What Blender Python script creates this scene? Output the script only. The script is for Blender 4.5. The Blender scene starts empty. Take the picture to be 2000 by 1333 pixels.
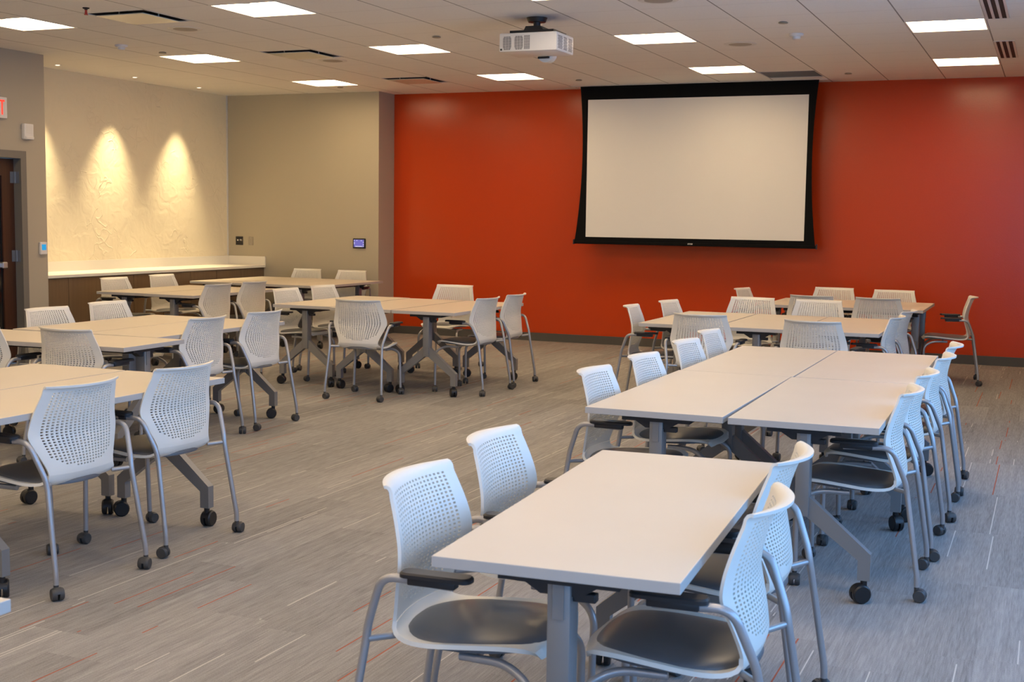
import bpy, bmesh, math, random
from mathutils import Vector, Matrix
random.seed(4)
SC = bpy.context.scene
COL = SC.collection
PI = math.pi
R = math.radians

# ------------------------------------------------------------------ camera
CAMP = (1.184, -14.8428, 1.5433)
YAW, PITCH, ROLL, FPX = .4028, .0967, .0140, 2469.156
def cam_axes():
    cy, sy = math.cos(YAW), math.sin(YAW)
    f = Vector((-sy*math.cos(PITCH), cy*math.cos(PITCH), -math.sin(PITCH)))
    r = Vector((cy, sy, 0)); u = r.cross(f)
    return (math.cos(ROLL)*r + math.sin(ROLL)*u), (-math.sin(ROLL)*r + math.cos(ROLL)*u), f
cr, cu, cf = cam_axes()
cd = bpy.data.cameras.new('camera'); cam = bpy.data.objects.new('camera', cd); COL.objects.link(cam)
cam.matrix_world = Matrix(((cr.x, cu.x, -cf.x, CAMP[0]), (cr.y, cu.y, -cf.y, CAMP[1]), (cr.z, cu.z, -cf.z, CAMP[2]), (0, 0, 0, 1)))
cd.sensor_width = 36; cd.sensor_fit = 'HORIZONTAL'; cd.lens = FPX/2000*36
cd.clip_start = .05; cd.clip_end = 200
cd.dof.use_dof = True; cd.dof.focus_distance = 7.5; cd.dof.aperture_fstop = 9
SC.camera = cam

# ------------------------------------------------------------------ world, exposure, light levels
SC.view_settings.view_transform = 'Standard'
SC.view_settings.look = 'None'
SC.view_settings.gamma = 1
SC.view_settings.exposure = 0.24
SKY = (.22, .50, 1.0); SKY_STRENGTH = 4.8
PANEL = (1.0, .73, .42); PANEL_STRENGTH = 16.0
DOWN = (1.0, .79, .46); DOWN_POWER = 280
w = bpy.data.worlds.new('sky'); SC.world = w; w.use_nodes = True
bg = w.node_tree.nodes['Background']
bg.inputs[0].default_value = (*SKY, 1); bg.inputs[1].default_value = SKY_STRENGTH
SC.cycles.max_bounces = 8; SC.cycles.diffuse_bounces = 5; SC.cycles.glossy_bounces = 3
SC.cycles.sample_clamp_indirect = 4; SC.cycles.use_denoising = True
SC.cycles.caustics_reflective = False; SC.cycles.caustics_refractive = False

# ------------------------------------------------------------------ room constants
H = 3.141; T = .6096; ROW0 = 1.1737
XR, XL, XF = 2.45, -8.405, -9.205       # right wall, door wall, alcove wall
YG, YC = -.413, -4.655                  # alcove end wall, corner of the door wall
YB = -17.4                              # wall behind
XG = -6.865                             # where the grey end wall meets the red wall

# ------------------------------------------------------------------ helpers
def tag(o, label=None, cat=None, group=None, kind=None):
    if label: o['label'] = label
    if cat: o['category'] = cat
    if group: o['group'] = group
    if kind: o['kind'] = kind
    return o
def empty(name, loc=(0, 0, 0), rz=0):
    o = bpy.data.objects.new(name, None); COL.objects.link(o)
    o.location = loc; o.rotation_euler = (0, 0, rz); o.empty_display_size = .1
    return o
class MB:
    def __init__(s): s.v = []; s.f = []; s.m = []
    def add(s, vs, fs, mi=0):
        n = len(s.v); s.v += [tuple(p) for p in vs]; s.f += [tuple(i+n for i in f) for f in fs]; s.m += [mi]*len(fs)
    def box(s, x0, x1, y0, y1, z0, z1, mi=0, M=None, bev=0):
        if bev:
            bm = bmesh.new(); bmesh.ops.create_cube(bm, size=1)
            for v in bm.verts: v.co = Vector(((x0+x1)/2+v.co.x*(x1-x0), (y0+y1)/2+v.co.y*(y1-y0), (z0+z1)/2+v.co.z*(z1-z0)))
            bmesh.ops.bevel(bm, geom=bm.edges[:], offset=bev, segments=2, affect='EDGES', profile=.5)
            s.bm(bm, mi, M); return
        P = [(x0, y0, z0), (x1, y0, z0), (x1, y1, z0), (x0, y1, z0), (x0, y0, z1), (x1, y0, z1), (x1, y1, z1), (x0, y1, z1)]
        if M: P = [M @ Vector(p) for p in P]
        s.add(P, [(3, 2, 1, 0), (4, 5, 6, 7), (0, 1, 5, 4), (1, 2, 6, 5), (2, 3, 7, 6), (3, 0, 4, 7)], mi)
    def bm(s, bm, mi=0, M=None):
        bm.verts.index_update()
        s.add([(M @ v.co if M else v.co) for v in bm.verts], [[v.index for v in f.verts] for f in bm.faces], mi); bm.free()
    def prism(s, poly, a, b, axis='y', mi=0, M=None):
        n = len(poly)
        def P(p, t):
            q = {'y': (p[0], t, p[1]), 'z': (p[0], p[1], t), 'x': (t, p[0], p[1])}[axis]
            return M @ Vector(q) if M else q
        s.add([P(p, a) for p in poly]+[P(p, b) for p in poly],
              [tuple(range(n)), tuple(range(2*n-1, n-1, -1))]+[(i, i+n, (i+1) % n+n, (i+1) % n) for i in range(n)], mi)
    def tube(s, pts, r, n=10, mi=0, caps=True):
        pts = [Vector(p) for p in pts]; rings = []
        rs = r if isinstance(r, (list, tuple)) else [r]*len(pts)
        t0 = (pts[1]-pts[0]).normalized(); nrm = t0.orthogonal().normalized()
        for i, p in enumerate(pts):
            t = ((pts[min(i+1, len(pts)-1)]-pts[i]).normalized()+(pts[i]-pts[max(i-1, 0)]).normalized())
            t = t.normalized() if t.length > 1e-6 else t0
            nrm = (nrm-nrm.dot(t)*t).normalized(); b = t.cross(nrm)
            rings.append([p+rs[i]*(math.cos(2*PI*k/n)*nrm+math.sin(2*PI*k/n)*b) for k in range(n)])
        V = [q for rg in rings for q in rg]; F = []
        for i in range(len(pts)-1):
            for k in range(n):
                F.append((i*n+k, i*n+(k+1) % n, (i+1)*n+(k+1) % n, (i+1)*n+k))
        if caps: F += [tuple(range(n-1, -1, -1)), tuple((len(pts)-1)*n+k for k in range(n))]
        s.add(V, F, mi)
    def lathe(s, prof, c=(0, 0, 0), n=24, axis='z', mi=0):
        V = []; F = []; m = len(prof)
        for r, h in prof:
            for k in range(n):
                a = 2*PI*k/n; x, y = r*math.cos(a), r*math.sin(a)
                q = {'z': (x, y, h), 'x': (h, x, y), 'y': (y, h, x)}[axis]
                V.append((c[0]+q[0], c[1]+q[1], c[2]+q[2]))
        for i in range(m-1):
            for k in range(n):
                F.append((i*n+k, i*n+(k+1) % n, (i+1)*n+(k+1) % n, (i+1)*n+k))
        F += [tuple(range(n-1, -1, -1)), tuple((m-1)*n+k for k in range(n))]
        s.add(V, F, mi)
    def mesh(s, name, mats, smooth=None):
        me = bpy.data.meshes.new(name); me.from_pydata(s.v, [], s.f)
        for m in (mats if isinstance(mats, (list, tuple)) else [mats]): me.materials.append(m)
        me.polygons.foreach_set('material_index', s.m)
        if smooth:
            me.polygons.foreach_set('use_smooth', [True]*len(me.polygons))
            try: me.set_sharp_from_angle(angle=R(smooth))
            except Exception: pass
        me.update(); return me
    def build(s, name, mats, parent=None, smooth=None, loc=None):
        o = bpy.data.objects.new(name, s.mesh(name, mats, smooth)); COL.objects.link(o)
        if parent: o.parent = parent
        if loc: o.location = loc
        return o
def smooth_path(P, sub=6):
    P = [Vector(p) for p in P]; out = []
    for i in range(len(P)-1):
        a, b, c, d = P[max(i-1, 0)], P[i], P[i+1], P[min(i+2, len(P)-1)]
        for k in range(sub):
            t = k/sub
            out.append(.5*((2*b)+(c-a)*t+(2*a-5*b+4*c-d)*t*t+(3*b-a-3*c+d)*t**3))
    return out+[P[-1]]
def fillet(P, rad, seg=5):
    P = [Vector(p) for p in P]; out = [P[0]]
    for i in range(1, len(P)-1):
        r = rad[i-1] if isinstance(rad, (list, tuple)) else rad
        a = (P[i-1]-P[i]); b = (P[i+1]-P[i]); r = min(r, a.length*.48, b.length*.48)
        p0 = P[i]+a.normalized()*r; p1 = P[i]+b.normalized()*r
        for k in range(seg+1):
            t = k/seg; out.append((1-t)**2*p0+2*t*(1-t)*P[i]+t*t*p1)
    return out+[P[-1]]

# ------------------------------------------------------------------ materials
def mat(name, color, rough=.5, metal=0, spec=.5, bump=None, var=0, vscale=8):
    m = bpy.data.materials.new(name); m.use_nodes = True; nt = m.node_tree; b = nt.nodes['Principled BSDF']
    b.inputs['Base Color'].default_value = (*color, 1); b.inputs['Roughness'].default_value = rough
    b.inputs['Metallic'].default_value = metal; b.inputs['Specular IOR Level'].default_value = spec
    if bump or var:
        tc = nt.nodes.new('ShaderNodeTexCoord'); nz = nt.nodes.new('ShaderNodeTexNoise')
        nt.links.new(tc.outputs['Object'], nz.inputs['Vector'])
        if var:
            nz.inputs['Scale'].default_value = vscale; nz.inputs['Detail'].default_value = 4
            mr = nt.nodes.new('ShaderNodeMapRange'); mr.inputs['From Min'].default_value = .3; mr.inputs['From Max'].default_value = .7
            mr.inputs['To Min'].default_value = 1-var; mr.inputs['To Max'].default_value = 1+var
            nt.links.new(nz.outputs['Fac'], mr.inputs['Value'])
            mx = nt.nodes.new('ShaderNodeVectorMath'); mx.operation = 'SCALE'; mx.inputs[0].default_value = color
            nt.links.new(mr.outputs[0], mx.inputs['Scale']); nt.links.new(mx.outputs[0], b.inputs['Base Color'])
        if bump:
            n2 = nt.nodes.new('ShaderNodeTexNoise'); n2.inputs['Scale'].default_value = bump[0]; n2.inputs['Detail'].default_value = 3
            nt.links.new(tc.outputs['Object'], n2.inputs['Vector'])
            bp = nt.nodes.new('ShaderNodeBump'); bp.inputs['Strength'].default_value = bump[1]; bp.inputs['Distance'].default_value = bump[2]
            nt.links.new(n2.outputs['Fac'], bp.inputs['Height']); nt.links.new(bp.outputs[0], b.inputs['Normal'])
    return m
def emis(name, color, strength):
    m = bpy.data.materials.new(name); m.use_nodes = True; nt = m.node_tree; nt.nodes.clear()
    e = nt.nodes.new('ShaderNodeEmission'); o = nt.nodes.new('ShaderNodeOutputMaterial')
    e.inputs[0].default_value = (*color, 1); e.inputs[1].default_value = strength
    nt.links.new(e.outputs[0], o.inputs[0]); return m
M = {}
M['red'] = mat('red_orange_paint', (.53, .050, .004), .22, spec=.5, bump=(70, .25, .003))
M['grey_wall'] = mat('sage_grey_paint', (.45, .40, .295), .6, bump=(120, .1, .002))
M['door_wall'] = mat('taupe_grey_paint', (.41, .365, .285), .6, bump=(120, .1, .002))
M['side_wall'] = mat('plain_wall_paint', (.55, .52, .47), .7)
M['base'] = mat('charcoal_rubber_base', (.085, .08, .072), .5)
M['shell'] = mat('off_white_plastic', (.78, .755, .68), .42, bump=(400, .04, .001))
M['vinyl'] = mat('charcoal_vinyl', (.108, .112, .120), .36, bump=(300, .12, .001))
M['tube'] = mat('silver_paint', (.42, .42, .43), .36, metal=.55)
M['black'] = mat('black_plastic', (.018, .018, .020), .42)
M['caster'] = mat('dark_grey_nylon', (.055, .055, .055), .5)
M['table_caster'] = mat('black_nylon', (.012, .012, .013), .4)
M['leg'] = mat('silver_grey_powder_coat', (.25, .247, .245), .42, metal=.35)
M['laminate'] = mat('beige_laminate', (.67, .595, .495), .38, spec=.45, var=.02, vscale=3)
M['edge'] = mat('beige_edge_band', (.47, .445, .41), .45)
M['screen'] = mat('matte_white_screen', (.80, .78, .74), .8, spec=.1)
M['screen_black'] = mat('matte_black_border', (.006, .006, .006), .8, spec=.1)
M['counter'] = mat('white_solid_surface', (.82, .78, .68), .3)
M['white'] = mat('white_plastic', (.75, .73, .70), .45)
M['trim_white'] = mat('white_enamel', (.72, .70, .66), .4)
M['dark'] = mat('dark_recess', (.02, .018, .017), .7)
M['plaque'] = mat('semi_gloss_plaque', (.74, .70, .58), .22)
M['grille'] = mat('grey_speaker_grille', (.42, .38, .33), .7)
M['frame_grey'] = mat('grey_door_frame', (.17, .16, .14), .45)
M['steel'] = mat('brushed_steel', (.55, .55, .56), .35, metal=.9)
M['hinge'] = mat('satin_hinge_steel', (.20, .225, .27), .4, metal=.5)
M['glass_dark'] = mat('dark_door_glass', (.01, .011, .011), .12)
M['red_metal'] = mat('red_sprinkler_bulb', (.45, .03, .02), .4)
M['plate'] = mat('khaki_wall_plate', (.34, .30, .23), .5)
M['projector'] = mat('projector_white', (.78, .76, .72), .45)
M['slat'] = mat('projector_grille_grey', (.17, .16, .155), .6)
M['panel'] = emis('light_panel', PANEL, PANEL_STRENGTH)
M['exit'] = emis('exit_letters', (1, .05, .03), 1.6)
M['lcd'] = emis('thermostat_screen', (.04, .38, .75), .8)
M['touch'] = emis('touch_screen', (.20, .17, .55), .8)
M['touch_w'] = emis('touch_icons', (.75, .72, .9), .9)
M['lamp'] = emis('downlight_lamp', (1, .85, .6), 6)

def node_kit(name, rough):
    m = bpy.data.materials.new(name); m.use_nodes = True; nt = m.node_tree
    b = nt.nodes['Principled BSDF']; b.inputs['Roughness'].default_value = rough
    def N(t, **k):
        n = nt.nodes.new(t)
        for a, v in k.items(): setattr(n, a, v)
        return n
    def math_(op, a, b_=None, c=None):
        n = N('ShaderNodeMath', operation=op)
        for i, x in enumerate((a, b_, c)):
            if x is None: continue
            if isinstance(x, (int, float)): n.inputs[i].default_value = x
            else: nt.links.new(x, n.inputs[i])
        return n.outputs[0]
    def comb(x, y, z=0):
        n = N('ShaderNodeCombineXYZ')
        for i, q in enumerate((x, y, z)):
            if isinstance(q, (int, float)): n.inputs[i].default_value = q
            else: nt.links.new(q, n.inputs[i])
        return n.outputs[0]
    def mix(f, a, c):
        n = N('ShaderNodeMix', data_type='RGBA')
        for i, q in ((0, f), (6, a), (7, c)):
            if isinstance(q, (int, float)): n.inputs[i].default_value = q
            elif isinstance(q, tuple): n.inputs[i].default_value = (*q, 1)
            else: nt.links.new(q, n.inputs[i])
        return n.outputs[2]
    return m, nt, b, N, math_, comb, mix

# carpet planks laid along the room, fine streaks and a few rust and cream yarns
def carpet():
    m, nt, b, N, mt, comb, mix = node_kit('streaked_carpet', .95)
    b.inputs['Specular IOR Level'].default_value = .1
    tc = N('ShaderNodeTexCoord'); sp = N('ShaderNodeSeparateXYZ'); nt.links.new(tc.outputs['Object'], sp.inputs[0])
    x, y = sp.outputs[0], sp.outputs[1]
    def white(v, dim='2D'):
        n = N('ShaderNodeTexWhiteNoise', noise_dimensions=dim); nt.links.new(v, n.inputs['Vector']); return n.outputs['Value']
    def noise(v, scale, detail=2):
        n = N('ShaderNodeTexNoise'); n.inputs['Scale'].default_value = scale; n.inputs['Detail'].default_value = detail
        nt.links.new(v, n.inputs['Vector']); return n.outputs['Fac']
    col = mt('FLOOR', mt('DIVIDE', x, .25))
    off = white(comb(col, 3.3))
    row = mt('FLOOR', mt('ADD', y, off))
    tone = white(comb(col, row))
    seed = mt('MULTIPLY', tone, 37.0)
    s1 = noise(comb(mt('MULTIPLY', x, 170), mt('MULTIPLY', y, 9), seed), 1, 3)
    s2 = noise(comb(mt('MULTIPLY', x, 38), mt('MULTIPLY', y, 1.1), seed), 1, 2)
    s3 = noise(comb(mt('MULTIPLY', x, 420), mt('MULTIPLY', y, 160)), 1, 1)
    v = mt('ADD', mt('MULTIPLY', mt('SUBTRACT', s1, .5), .95), mt('MULTIPLY', mt('SUBTRACT', s2, .5), .5))
    v = mt('ADD', v, mt('MULTIPLY', mt('SUBTRACT', s3, .5), .75))
    v = mt('ADD', v, mt('MULTIPLY', mt('SUBTRACT', tone, .5), .22))
    v = mt('ADD', v, .5)
    c = mix(v, (.165, .158, .153), (.43, .412, .395))
    # single coloured yarns
    def yarn(width, seedv, thr, lo, hi):
        k = mt('FLOOR', mt('DIVIDE', x, width))
        r = white(comb(k, mt('ADD', row, seedv)))
        on = mt('GREATER_THAN', r, thr)
        fx = mt('FRACT', mt('DIVIDE', x, width))
        a = mt('MULTIPLY', on, mt('MULTIPLY', mt('GREATER_THAN', fx, lo), mt('LESS_THAN', fx, hi)))
        pn = noise(comb(mt('MULTIPLY', k, 7.7), mt('MULTIPLY', y, 1.6), seedv), 1, 1)
        return mt('MULTIPLY', a, mt('GREATER_THAN', pn, .5))
    c = mix(mt('MULTIPLY', yarn(.018, 5.5, .935, .30, .58), .75), c, (.66, .62, .57))
    c = mix(mt('MULTIPLY', yarn(.022, 11.5, .955, .30, .58), .85), c, (.42, .085, .03))
    nt.links.new(c, b.inputs['Base Color'])
    bp = N('ShaderNodeBump'); bp.inputs['Strength'].default_value = .35; bp.inputs['Distance'].default_value = .004
    nt.links.new(mt('ADD', s3, s1), bp.inputs['Height']); nt.links.new(bp.outputs[0], b.inputs['Normal'])
    return m
M['carpet'] = carpet()

def ceiling_mat():
    m, nt, b, N, mt, comb, mix = node_kit('ceiling_tile', .9)
    b.inputs['Specular IOR Level'].default_value = .15
    tc = N('ShaderNodeTexCoord'); sp = N('ShaderNodeSeparateXYZ'); nt.links.new(tc.outputs['Object'], sp.inputs[0])
    def line(c, off, half):
        f = mt('FRACT', mt('DIVIDE', mt('ADD', c, off), T))
        d = mt('MINIMUM', f, mt('SUBTRACT', 1.0, f))
        return mt('LESS_THAN', d, half/T)
    lx = line(sp.outputs[0], 100*T, .0055); ly = line(sp.outputs[1], ROW0+100*T, .004)
    inside = mt('GREATER_THAN', sp.outputs[0], -14*T+.02)
    ln = mt('MULTIPLY', mt('MAXIMUM', lx, mt('MULTIPLY', ly, .3)), inside)
    nz = N('ShaderNodeTexNoise'); nz.inputs['Scale'].default_value = 90; nt.links.new(tc.outputs['Object'], nz.inputs['Vector'])
    base = mix(nz.outputs['Fac'], (.82, .80, .77), (.90, .88, .85))
    c = mix(mt('MULTIPLY', ln, .8), base, (.16, .14, .125))  # dark grid lines put the T-bar reveal shadows into the tile colour
    nt.links.new(c, b.inputs['Base Color']); return m
M['ceiling'] = ceiling_mat()

def plaster():
    m, nt, b, N, mt, comb, mix = node_kit('hand_trowelled_plaster', .55)
    b.inputs['Base Color'].default_value = (.82, .735, .54, 1)
    tc = N('ShaderNodeTexCoord')
    def noise(scale, detail, dist):
        n = N('ShaderNodeTexNoise'); n.inputs['Scale'].default_value = scale; n.inputs['Detail'].default_value = detail
        n.inputs['Distortion'].default_value = dist; nt.links.new(tc.outputs['Object'], n.inputs['Vector']); return n.outputs['Fac']
    a = noise(5, 2, 1.5)
    vo = N('ShaderNodeTexVoronoi', feature='DISTANCE_TO_EDGE'); vo.inputs['Scale'].default_value = 3.2
    wv = N('ShaderNodeTexNoise'); wv.inputs['Scale'].default_value = 2.5; nt.links.new(tc.outputs['Object'], wv.inputs['Vector'])
    va = N('ShaderNodeVectorMath', operation='ADD'); nt.links.new(tc.outputs['Object'], va.inputs[0]); nt.links.new(wv.outputs['Color'], va.inputs[1])
    nt.links.new(va.outputs[0], vo.inputs['Vector'])
    ridge = mt('SUBTRACT', 1.0, mt('MINIMUM', 1.0, mt('MULTIPLY', vo.outputs['Distance'], 28.0)))
    gate = mt('GREATER_THAN', noise(2.2, 1, 0), .60)
    h = mt('ADD', mt('MULTIPLY', a, .8), mt('MULTIPLY', mt('MULTIPLY', ridge, gate), .35))
    bp = N('ShaderNodeBump'); bp.inputs['Strength'].default_value = .5; bp.inputs['Distance'].default_value = .022
    nt.links.new(h, bp.inputs['Height']); nt.links.new(bp.outputs[0], b.inputs['Normal']); return m
M['plaster'] = plaster()

def wood(name, c0, c1, axis, rough=.45, scale=14):
    m, nt, b, N, mt, comb, mix = node_kit(name, rough)
    tc = N('ShaderNodeTexCoord'); mp = N('ShaderNodeMapping'); nt.links.new(tc.outputs['Object'], mp.inputs['Vector'])
    sc = [scale*3, scale*3, scale*3]; sc[axis] = scale*.1; mp.inputs['Scale'].default_value = sc
    nz = N('ShaderNodeTexNoise'); nz.inputs['Scale'].default_value = 1; nz.inputs['Detail'].default_value = 5
    nt.links.new(mp.outputs[0], nz.inputs['Vector'])
    nt.links.new(mix(nz.outputs['Fac'], c0, c1), b.inputs['Base Color']); return m
M['cab'] = wood('walnut_brown_laminate', (.125, .078, .042), (.20, .132, .075), 2)
M['door'] = wood('dark_mahogany_door', (.030, .012, .006), (.075, .028, .014), 2, .35)

# ------------------------------------------------------------------ the setting
def struct(name, mb, mats, smooth=None, parent=None):
    o = mb.build(name, mats, parent, smooth)
    if not parent: o['kind'] = 'structure'
    return o
mb = MB(); mb.box(-12, XR+.3, YB-.3, .3, -.2, 0); struct('floor', mb, M['carpet'])
LIGHT_CELLS = [(i, r) for i in (-12, -8, -4, 0) for r in range(0, 26, 4)]
VENT_CELLS = [(-10, 8), (-10, 4), (-10, 0), (-3, -1)]
# ceiling: a grid of tile cells, open where a lamp or an air diffuser sits
mb = MB()
holes = {(i, r) for i, r in LIGHT_CELLS} | set(VENT_CELLS)
xs = [-14]+list(range(-13, 4))+[4.02]
def cellbox(x0, x1, y0, y1): mb.box(x0, x1, y0, y1, H, H+.02)
for i in range(-14, 5):
    x0, x1 = i*T, min((i+1)*T, XR+.05)
    if x1 <= x0: continue
    r = -2; start = None
    rows = list(range(-2, 27))
    for r in rows:
        y1 = min(-(ROW0+r*T), .05); y0 = -(ROW0+(r+1)*T)
        if y0 < YB-.1: y0 = YB-.1
        if y1 <= y0: continue
        if i in (-14,) and False: continue
        if (i, r) in holes: continue
        if (i, r) == (i, -2) and y1 < .05 and y0 > .05: continue
        cellbox(x0, x1, y0, y1)
# the strip over the alcove and the slot the screen comes out of
mb.box(-9.4, -14*T, YB-.1, .05, H, H+.02)
struct('ceiling', mb, M['ceiling'])
mb = MB(); mb.box(XG-.02, XR+.2, 0, .2, 0, H+.1); struct('wall_back', mb, M['red'])
mb = MB(); mb.box(XF-.2, XG, YG, .2, 0, H+.1); struct('wall_alcove_back', mb, M['grey_wall'])
mb = MB(); mb.box(XF-.2, XF, YC-.2, YG, 0, H+.1); struct('wall_alcove_left', mb, M['plaster'])
DY0, DY1, DZ = -5.86, -4.965, 2.12      # door opening
mb = MB(); WX = XL-.16
mb.box(WX, XL, DY1, YC, 0, H+.1); mb.box(WX, XL, YB, DY0, 0, H+.1); mb.box(WX, XL, DY0, DY1, DZ, H+.1)
mb.box(XF-.2, WX, YC-.16, YC, 0, H+.1)
struct('wall_left', mb, M['door_wall'])
# right wall with a band of windows, wall behind with two more: daylight only, outside the photograph
WINR = [(-16.6, -14.7), (-14.4, -12.5), (-12.2, -10.3), (-10.0, -8.1), (-7.8, -5.9)]
WINB = [(.55, 2.25)]
S0, S1 = .75, 2.65
mb = MB()
mb.box(XR, XR+.2, YB, .2, 0, S0); mb.box(XR, XR+.2, YB, .2, S1, H+.1)
ys = [YB]+[q for p in WINR for q in p]+[.2]
for a, b in zip(ys[0::2], ys[1::2]): mb.box(XR, XR+.2, a, b, S0, S1)
struct('wall_right', mb, M['side_wall'])
mb = MB()
mb.box(-8.6, XR+.2, YB-.2, YB, 0, S0); mb.box(-8.6, XR+.2, YB-.2, YB, S1, H+.1)
xs_ = [-8.6]+[q for p in WINB for q in p]+[XR+.2]
for a, b in zip(xs_[0::2], xs_[1::2]): mb.box(a, b, YB-.2, YB, S0, S1)
struct('wall_front', mb, M['side_wall'])
wn = 1
def win_frame(mb, a, b, place):
    t = .05
    for u0, u1, z0, z1 in ((a, a+t, S0, S1), (b-t, b, S0, S1), (a, b, S0, S0+t), (a, b, S1-t, S1), ((a+b)/2-.02, (a+b)/2+.02, S0, S1)):
        if place == 'r': mb.box(XR+.08, XR+.14, u0, u1, z0, z1)
        else: mb.box(u0, u1, YB-.14, YB-.08, z0, z1)
for a, b in WINR:
    m2 = MB(); win_frame(m2, a, b, 'r'); struct('window_%d' % wn, m2, M['frame_grey']); wn += 1
for a, b in WINB:
    m2 = MB(); win_frame(m2, a, b, 'b'); struct('window_%d' % wn, m2, M['frame_grey']); wn += 1
def portal(name, loc, rot, sx, sy):
    L = bpy.data.lights.new(name, 'AREA'); L.shape = 'RECTANGLE'; L.size = sx; L.size_y = sy; L.cycles.is_portal = True
    o = bpy.data.objects.new(name, L); COL.objects.link(o); o.location = loc; o.rotation_euler = rot
for a, b in WINR: portal('daylight_portal', (XR+.17, (a+b)/2, (S0+S1)/2), (0, R(90), 0), S1-S0, b-a)
for a, b in WINB: portal('daylight_portal', ((a+b)/2, YB-.17, (S0+S1)/2), (R(90), 0, 0), b-a, S1-S0)
BH, BT = .102, .012
mb = MB(); mb.box(XG, XR, -BT, 0, 0, BH); struct('baseboard_back', mb, M['base'])
mb = MB(); mb.box(-8.62, XG+BT, YG-BT, YG, 0, BH); mb.box(XG, XG+BT, YG, -BT, 0, BH); struct('baseboard_alcove', mb, M['base'])
mb = MB(); mb.box(XL, XL+BT, DY1+.05, YC, 0, BH); mb.box(XL, XL+BT, YB, DY0-.05, 0, BH); struct('baseboard_left', mb, M['base'])
mb = MB(); mb.box(XR-BT, XR, YB, -BT, 0, BH); struct('baseboard_right', mb, M['base'])
# white trim where the alcove's plaster panel meets the grey wall
mb = MB(); mb.box(XF, XF+.006, YG-.03, YG, .99, H); struct('trim_1', mb, M['trim_white'])

# door: frame, leaf with a glass lite, hinges, push bar
d = empty('door_1', (XL, (DY0+DY1)/2, 0)); d['kind'] = 'structure'
def part(mbx, name, m, parent, smooth=None):
    # geometry given in world coordinates; shift into the parent's frame
    o = mbx.build(name, m, None, smooth); o.parent = parent
    base = Vector(parent.location)
    if parent.parent: base += Vector(parent.parent.location)
    o.data.transform(Matrix.Translation(-base)); return o
mb = MB()
for y0, y1 in ((DY1-.045, DY1+.03), (DY0-.03, DY0+.045)): mb.box(WX-.01, XL+.012, y0, y1, 0, DZ+.03)
mb.box(WX-.01, XL+.012, DY0+.045, DY1-.045, DZ-.045, DZ+.03)
part(mb, 'door_frame', M['frame_grey'], d)
lx0, lx1 = XL-.125, XL-.08
mb = MB(); a, b_ = DY0+.05, DY1-.052
mb.box(lx0, lx1, b_-.16, b_, .01, DZ-.05); mb.box(lx0, lx1, a, a+.16, .01, DZ-.05)
mb.box(lx0, lx1, a+.16, b_-.16, .01, .25); mb.box(lx0, lx1, a+.16, b_-.16, DZ-.22, DZ-.05)
leaf = part(mb, 'door_leaf', M['door'], d)
mb = MB(); mb.box(lx0+.018, lx1-.018, a+.16, b_-.16, .25, DZ-.22); o = part(mb, 'glass_lite', M['glass_dark'], d)
for z in (1.885, 1.095, .30):
    mb = MB(); mb.tube([(lx1+.012, b_+.004, z-.057), (lx1+.012, b_+.004, z+.057)], .009, 8)
    mb.box(lx1-.002, lx1+.005, b_-.05, b_+.004, z-.057, z+.057); mb.box(lx1-.02, lx1+.065, b_+.005, b_+.010, z-.057, z+.057)
    part(mb, 'hinge', M['hinge'], d, 40)
mb = MB(); mb.box(lx1, lx1+.035, a+.06, b_-.16, .985, 1.03, bev=.006); mb.box(lx1, lx1+.06, b_-.23, b_-.16, .975, 1.04, bev=.01)
part(mb, 'push_bar', M['steel'], d)

# ------------------------------------------------------------------ things on the walls
e = empty('exit_sign', (XL, -5.36, 2.56))
tag(e, 'white exit sign with red letters high on the taupe wall above the door', 'exit sign')
mb = MB(); mb.box(0, .045, -.16, .155, -.105, .10, bev=.006); mb.build('housing', M['white'], e)
def letter(ch, y0, wd, hh):
    m2 = MB(); t = .019; X0, X1 = .0452, .0470; z0, z1 = -hh/2, hh/2
    B = lambda a, b, c, dd: m2.box(X0, X1, y0+a, y0+b, c, dd)
    if ch == 'E': B(0, t, z0, z1); [B(0, wd, z, z+t) for z in (z0, -t/2, z1-t)]
    if ch == 'I': B(wd/2-t/2, wd/2+t/2, z0, z1)
    if ch == 'T': B(wd/2-t/2, wd/2+t/2, z0, z1); B(0, wd, z1-t, z1)
    if ch == 'X':
        for s in (1, -1):
            ang = math.atan2(hh, wd)*s; L = math.hypot(hh, wd)/2-.004
            m2.box(X0, X1, -L, L, -t/2, t/2, M=Matrix.Translation((0, y0+wd/2, 0)) @ Matrix.Rotation(ang, 4, 'X'))
    return m2
# read from inside the room the word runs towards +Y
for ch, y0, wd in (('E', -.125, .055), ('X', -.060, .065), ('I', .012, .03), ('T', .055, .065)):
    o = letter(ch, y0, wd, .145).build('letter', M['exit'], e)
s = empty('alarm_strobe', (XL, -4.92, 2.345))
tag(s, 'white fire alarm strobe box on the taupe wall above the door corner', 'alarm')
mb = MB(); mb.box(0, .045, -.062, .062, -.075, .08, bev=.008); mb.build('housing', M['white'], s)
mb = MB(); mb.box(0, .055, -.058, .058, -.078, -.045, bev=.008); mb.build('strobe_lens', M['trim_white'], s)
mb = MB(); mb.box(.044, .0465, -.045, .045, -.02, .065); mb.build('sounder_grille', M['trim_white'], s)
t = empty('thermostat', (XL, -4.732, 1.17))
tag(t, 'white thermostat with blue screen at the corner of the taupe wall', 'thermostat')
mb = MB(); mb.box(0, .028, -.047, .047, -.064, .064, bev=.008); mb.build('body', M['white'], t)
mb = MB(); mb.box(.027, .0295, -.032, .026, -.018, .040); mb.build('screen', M['lcd'], t)
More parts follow.
